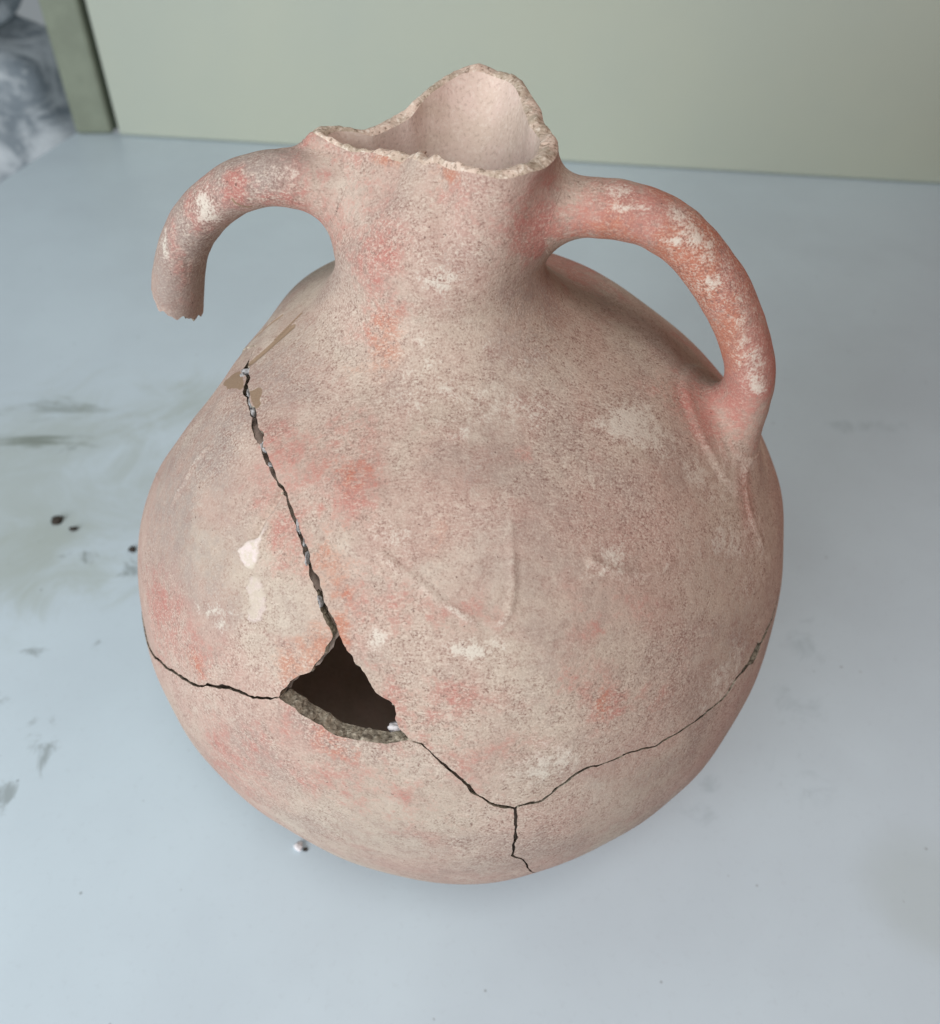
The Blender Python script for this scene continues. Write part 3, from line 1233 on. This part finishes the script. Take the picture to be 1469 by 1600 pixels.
def clip(V, T, f, A):
    """keep f>0 of a triangle mesh, new vertices on the zero line"""
    pos = f > 0
    cnt = pos[T].sum(1)
    full = T[cnt == 3]
    newV, newA, tris = [V], [A], [full]
    base = len(V)
    part = T[(cnt == 1) | (cnt == 2)]
    if len(part):
        p = pos[part]
        one = p.sum(1) == 1
        odd = np.where(one, np.argmax(p, 1), np.argmin(p, 1))
        r = np.arange(len(part))
        a, b, c = part[r, odd], part[r, (odd + 1) % 3], part[r, (odd + 2) % 3]
        e = np.sort(np.concatenate([np.stack([a, b], -1), np.stack([a, c], -1)]), axis=1)
        key = e[:, 0].astype(np.int64) * len(V) + e[:, 1]
        uq, inv = np.unique(key, return_inverse=True)
        i0, i1 = (uq // len(V)).astype(int), (uq % len(V)).astype(int)
        t = (f[i0] / (f[i0] - f[i1]))[:, None]
        newV.append(V[i0] * (1 - t) + V[i1] * t)
        newA.append(A[i0] * (1 - t) + A[i1] * t)
        m = len(part)
        ab, ac = base + inv[:m], base + inv[m:]
        tris.append(np.stack([a[one], ab[one], ac[one]], -1))
        k = ~one
        tris.append(np.stack([ab[k], b[k], c[k]], -1))
        tris.append(np.stack([ab[k], c[k], ac[k]], -1))
    V2, A2, T2 = np.vstack(newV), np.vstack(newA), np.vstack(tris)
    used = np.unique(T2)
    remap = np.full(len(V2), -1)
    remap[used] = np.arange(len(used))
    return V2[used], remap[T2], A2[used]


jug = bpy.data.objects.new('broken_clay_jug', None)
COL.objects.link(jug)
tag(jug, 'cracked round terracotta jug with broken mouth, one whole and one snapped handle', 'jug')

ATT = np.hstack([BN, SL[:nb_], WE[:nb_], np.abs(sH)[:, None]])


def shard(name, f, label, shift=(0, 0, 0), undercut=0.0, at_hole=0.0):
    V, T, A = clip(BODY, TRI, f, ATT)
    N = A[:, :3] / np.linalg.norm(A[:, :3], axis=1)[:, None]
    thick = T_WALL * (1 + 0.12 * Waves(14, 12, 5)(V))
    # crumbled outer arris
    edges = np.concatenate([T[:, [0, 1]], T[:, [1, 2]], T[:, [2, 0]]])
    key = edges[:, 0].astype(np.int64) * len(V) + edges[:, 1]
    kr = edges[:, 1].astype(np.int64) * len(V) + edges[:, 0]
    be = edges[~np.isin(key, kr)]
    hz_ = V[:, 2] - ZC
    be = be[~((hz_[be[:, 0]] > 0.1352) & (hz_[be[:, 1]] > 0.1352))]
    be = be[~((hz_[be[:, 0]] < -0.117) & (np.hypot(V[be[:, 0], 0], V[be[:, 0], 1]) < 0.004))]
    bv = np.unique(be)
    I = V - N * thick[:, None]
    nV = len(V)
    # fracture wall
    K = 7
    idx = np.full(nV, -1)
    idx[bv] = np.arange(len(bv))
    O, IN = V[bv], I[bv]
    if undercut:
        # the break slants back under the surface away from the hole
        ed_ = V[be[:, 1]] - V[be[:, 0]]
        iw = np.cross(N[be[:, 0]], ed_)
        acc = np.zeros((nV, 3))
        for c in range(3):
            acc[:, c] = np.bincount(be[:, 0], iw[:, c], minlength=nV) + np.bincount(be[:, 1], iw[:, c], minlength=nV)
        acc = acc[bv] / (np.linalg.norm(acc[bv], axis=1)[:, None] + 1e-12)
        IN = IN + acc * (undercut * (at_hole + (1 - at_hole) * sstep(0.001, 0.005, A[bv, 9])))[:, None]
    rowsW = []
    wn_ = [Waves(180, 12, 200 + d) for d in range(3)]
    wf_ = [Waves(600, 12, 210 + d) for d in range(3)]
    for r in range(K + 1):
        t = r / K
        P = O * (1 - t) + IN * t
        if 0 < r < K:
            nz = np.stack([w(P) for w in wn_], -1) * 0.00035 + np.stack([w(P) for w in wf_], -1) * 0.0003
            P = P + nz
        rowsW.append(P)
    W = np.vstack(rowsW)
    nb = len(bv)
    a, b = idx[be[:, 0]], idx[be[:, 1]]
    wq = np.vstack([np.stack([a + r * nb, a + (r + 1) * nb, b + (r + 1) * nb, b + r * nb], -1) for r in range(K)])
    off = 2 * nV
    Vall = np.vstack([V, I, W]) + np.asarray(shift)
    Tin = T[:, ::-1] + nV
    z = np.zeros((nV + len(W), 3))
    at1 = np.vstack([A[:, 3:6], z])
    at2 = np.vstack([A[:, 6:9], z])
    mi = np.concatenate([np.zeros(len(T)), np.full(len(Tin), 2), np.ones(len(wq))])
    o = make_mesh(name, Vall, [np.vstack([T, Tin]), wq + off], [M_CLAY, M_BREAK, M_IN], mi, jug, {'slip': at1, 'wear': at2})
    o['label'] = label
    return o


shard('body_shard', fA, 'large upper body piece with shoulder and shallow incised lines')
shard('body_shard', fB, 'left side piece with a white plaster drip', shift=(0.0004, 0.0003, -0.0003), undercut=0.0045, at_hole=0.3)
shard('body_shard', fC, 'rounded lower body piece below the hole', undercut=0.0045)
shard('body_shard', fD, 'lower right body piece beside the short vertical crack', undercut=0.0045)

# ---- neck (outside and throat) and rim
tin = np.linspace(0, 1, 24)[:, None]
RIMT = 0.0052 + 0.0006 * Waves(5, 12, 77)(cp * 0.5)
INN = neck_grid(0.0062, tin).reshape(24, NT_, 3)
# lean the throat so that it meets the rim's inner lip
wI = tin[:, 0][:, None, None]
radial = np.stack([np.cos(ta), np.sin(ta), np.zeros(NT_)], -1)[None]
INN = INN + radial * ((0.0062 - RIMT)[None, :, None] * wI)
INN = INN.reshape(-1, 3)
ni = np.arange(23)[:, None]
ia = ni * NT_ + jj
ib = ni * NT_ + (jj + 1) % NT_
IQ = np.stack([ia, ia + NT_, ib + NT_, ib], -1).reshape(-1, 4)
Vn = np.vstack([NECK, INN])
z = np.zeros((len(INN), 3))
neck = make_mesh('neck', Vn, [NQ, IQ + len(NECK)], [M_CLAY, M_IN],
                 np.concatenate([np.zeros(len(NQ)), np.ones(len(IQ))]), jug,
                 {'slip': np.vstack([SL[nb_:], z]), 'wear': np.vstack([WE[nb_:], z])})
KR = 12
outer_ring = NECK.reshape(NN, NT_, 3)[-1]
inner_ring = INN.reshape(24, NT_, 3)[-1]
rrows = []
wa, wb = Waves(150, 14, 301), Waves(480, 14, 302)
for r in range(KR + 1):
    t = r / KR
    P = outer_ring * (1 - t) + inner_ring * t
    lift = 0.0010 * math.sin(math.pi * t) ** 0.7
    if 0 < r < KR:
        P = P + np.array([0, 0, 1.0]) * (lift + 0.0005 * wa(P) * math.sin(math.pi * t) + 0.00012 * wb(P))[:, None]
    rrows.append(P)
RV_ = np.vstack(rrows)
kr_ = np.arange(KR)[:, None]
ra = kr_ * NT_ + jj
rb = kr_ * NT_ + (jj + 1) % NT_
rim = make_mesh('rim', RV_, [np.stack([ra, rb, rb + NT_, ra + NT_], -1).reshape(-1, 4)], [M_RIM], None, neck)
rim['label'] = 'rough broken edge of the mouth'

# ---- handles
R_RED = [(1000, 350, 120, 60, 1.1), (1120, 440, 90, 100, 1.1), (1160, 560, 60, 120, 1.0), (930, 355, 80, 25, .95), (1000, 375, 60, 25, .95), (1060, 420, 50, 45, 1), (1100, 480, 40, 60, 1), (1130, 540, 30, 60, 1),
         (1030, 310, 60, 20, .8), (1100, 370, 60, 40, .75), (1160, 450, 50, 60, .7), (1190, 540, 40, 70, .65), (1120, 620, 40, 40, .8),
         (900, 330, 60, 40, .6), (1160, 620, 40, 60, .7)]
R_WHITE = [(1060, 335, 26, 14, .8), (1085, 365, 22, 18, .6), (1110, 395, 22, 22, .6), (1115, 440, 18, 16, .7), (1135, 420, 14, 26, .6),
           (1000, 325, 60, 7, .6), (1050, 375, 50, 8, .5), (1165, 520, 20, 40, .55), (1180, 580, 18, 40, .55), (960, 300, 50, 14, .4),
           (1190, 600, 10, 14, .6), (1160, 470, 14, 14, .5), (1195, 450, 10, 26, .4)]
R_ORANGE = [(1085, 450, 40, 60, .95), (1120, 520, 24, 50, .95), (960, 372, 60, 16, .8), (1040, 400, 40, 30, .9), (1060, 310, 60, 20, .6), (1140, 400, 40, 40, .5)]
L_RED = [(450, 318, 60, 12, .8), (370, 290, 22, 20, .8), (310, 320, 36, 26, .55), (270, 380, 14, 60, .5), (480, 330, 40, 30, .6)]
L_WHITE = [(318, 325, 16, 16, .8), (258, 380, 6, 12, .8), (440, 270, 40, 20, .4), (330, 340, 20, 10, .5)]
L_GRAY = [(390, 265, 90, 36, .9), (300, 400, 50, 80, 1), (290, 440, 50, 60, 1), (430, 250, 60, 30, .8), (330, 310, 50, 40, .7)]


def handle(name, V, Q, C, bv, red, white, gray, orange, label, cap_end, hair=None):
    s = np.stack([spots(V, red, (bv,)), spots(V, white, (bv,)), spots(V, gray, (bv,)) if gray else np.zeros(len(V))], -1)
    w = np.stack([spots(V, orange, (bv,)) if orange else np.zeros(len(V)), np.zeros(len(V)), np.zeros(len(V))], -1)
    if hair:
        L = px_line(hair, (bv,))
        w[:, 1] = np.clip(1.2 - line_dist(V, L) / 0.0005, 0, 1)
    faces = [Q]
    mi = [np.zeros(len(Q))]
    Vs = [V]
    if cap_end:
        nr = 96
        last = V[-nr:]
        c = last.mean(0)
        tg = C[-1] - C[-4]
        tg /= np.linalg.norm(tg)
        base = len(V)
        wv = Waves(220, 12, 400)
        KK = 14
        rr = []
        for k in range(KK):
            t = k / KK
            P = last * (1 - t) + c * t
            P = P + tg * ((0.0009 * wv(P) + 0.0006 * Waves(520, 12, 402)(P)) * (1 if k else 0.0) + 0.0006 * t)[:, None]
            rr.append(P)
        Vs += rr + [c[None] + tg * 0.0008]
        kk = np.arange(KK - 1)[:, None]
        j = np.arange(nr)[None, :]
        q0 = base + kk * nr + j
        q1 = base + kk * nr + (j + 1) % nr
        cq = np.stack([q0, q1, q1 + nr, q0 + nr], -1).reshape(-1, 4)
        faces.append(cq)
        mi.append(np.ones(len(cq)))
        e0 = base + (KK - 1) * nr + np.arange(nr)
        e1 = base + (KK - 1) * nr + (np.arange(nr) + 1) % nr
        cen = np.full(nr, base + KK * nr)
        faces.append(np.stack([e0, e1, cen], -1))
        mi.append(np.ones(nr))
    Va = np.vstack(Vs)
    z = np.zeros((len(Va) - len(V), 3))
    o = make_mesh(name, Va, faces, [M_CLAY, M_BREAK], np.concatenate(mi), jug,
                  {'slip': np.vstack([s, z]), 'wear': np.vstack([w, z])})
    o['label'] = label
    return o


# ragged end of the snapped handle
G = LV.reshape(150, 96, 3)
tgL = LCs[-1] - LCs[-4]
tgL /= np.linalg.norm(tgL)
jg = (0.0042 * np.cos(ang_l) - 0.0012 + 0.0010 * np.sin(3 * ang_l + 0.7) + 0.0006 * np.sin(9 * ang_l) + 0.0004 * np.sin(17 * ang_l + 2))
for i in range(130, 150):
    G[i] += tgL * (jg * ((i - 129) / 20.0))[:, None]
LV = G.reshape(-1, 3)
# hairline crack round the snapped handle
cr_i = int(np.argmin(np.linalg.norm(LCs - on_plane(385, 290, NC, hnor), axis=1)))
handle('handle', RV, RQ, RCs, B_R, R_RED, R_WHITE, None, R_ORANGE, 'whole reddish strap handle on the right', False)
broken = handle('handle', LV, LQ, LCs, B_L, L_RED, L_WHITE, L_GRAY, None, 'greyish handle stub snapped off above the body', True,
                [(362, 311), (372, 319), (384, 323), (394, 322)])


# ---- glue, light spot lump and chips
def lump(name, c, size, mat, parent, seed, axes=None, n=18, flat=1.0):
    m_ = 12
    th = np.linspace(0, 2 * math.pi, n, endpoint=False)
    ph = np.linspace(-math.pi / 2, math.pi / 2, m_)
    T, P = np.meshgrid(th, ph)
    V = np.stack([np.cos(P) * np.cos(T), np.cos(P) * np.sin(T), np.sin(P)], -1).reshape(-1, 3)
    V = V * (1 + 0.30 * Waves(0.5, 10, seed)(V) + 0.22 * Waves(1.3, 10, seed + 9)(V))[:, None]
    V = V * np.asarray(size)
    if axes is not None:
        V = V @ np.asarray(axes)
    V = V + np.asarray(c)
    i = np.arange(m_ - 1)[:, None]
    j = np.arange(n)[None, :]
    a = i * n + j
    b = i * n + (j + 1) % n
    return make_mesh(name, V, [np.stack([a, b, b + n, a + n], -1).reshape(-1, 4)], [mat], parent=parent)


def on_crack(px, py, lift=0.0):
    p, n = hit(px, py, (B_BODY,))
    return p + n * lift, n


for s, (x, y, sx, sy) in enumerate([(380, 579, 8, 6), (377, 584, 5, 6), (388, 577, 4, 5), (386, 612, 3, 8), (389, 628, 3.5, 9), (393, 640, 3, 7), (408, 694, 4.5, 6),
                                    (412, 702, 3, 4), (420, 726, 3.5, 4), (465, 822, 3, 12), (475, 846, 3, 10), (478, 872, 3, 10),
                                    (497, 938, 4, 6), (500, 944, 3, 5)]):
    p, n = on_crack(x, y, -0.0012)
    sc = depth_of(p) / F
    e1 = RIGHT - n * np.dot(RIGHT, n)
    e1 /= np.linalg.norm(e1)
    e2 = np.cross(n, e1)
    lump('glue_bead', p, (sx * sc, sy * sc, 0.0012), M_GLUE, jug, 500 + s, [e1, e2, n])
p, n = on_crack(622, 1138)
p = p + ray(622, 1138) * 0.011  # bright spot of light inside the hole, built as a white lump
lump('light_spot_lump', p, (0.0030, 0.0020, 0.0022), M_PLASTER_SPOT, jug, 560)

# ------------------------------------------------------------------ crumbs on the table
CR = [(90, 815, 8, 5, M_DARK, 'larger dark crumb left of the jug'), (115, 828, 5.5, 3.5, M_DARK, 'smaller dark crumb right of the larger one'),
      (207, 860, 5, 4, M_DARK, 'dark crumb touching the left side of the jug'),
      (467, 1323, 7, 6, M_PLASTER_SPOT, 'white plaster crumb at the lower left foot of the jug'),
      (477, 1328, 3.5, 2.5, M_DARK, 'tiny dark crumb beside the white plaster crumb')]
for s, (x, y, sx, sy, m_, lb) in enumerate(CR):
    p = on_table(x, y)
    sc = depth_of(p) / F
    o = lump('crumb', p + np.array([0, 0, sy * sc * 0.6]), (sx * sc, sy * sc * 1.3, sy * sc * 0.7), m_, None, 600 + s)
    tag(o, lb + ' on the table', 'crumb', 'crumbs on the table')
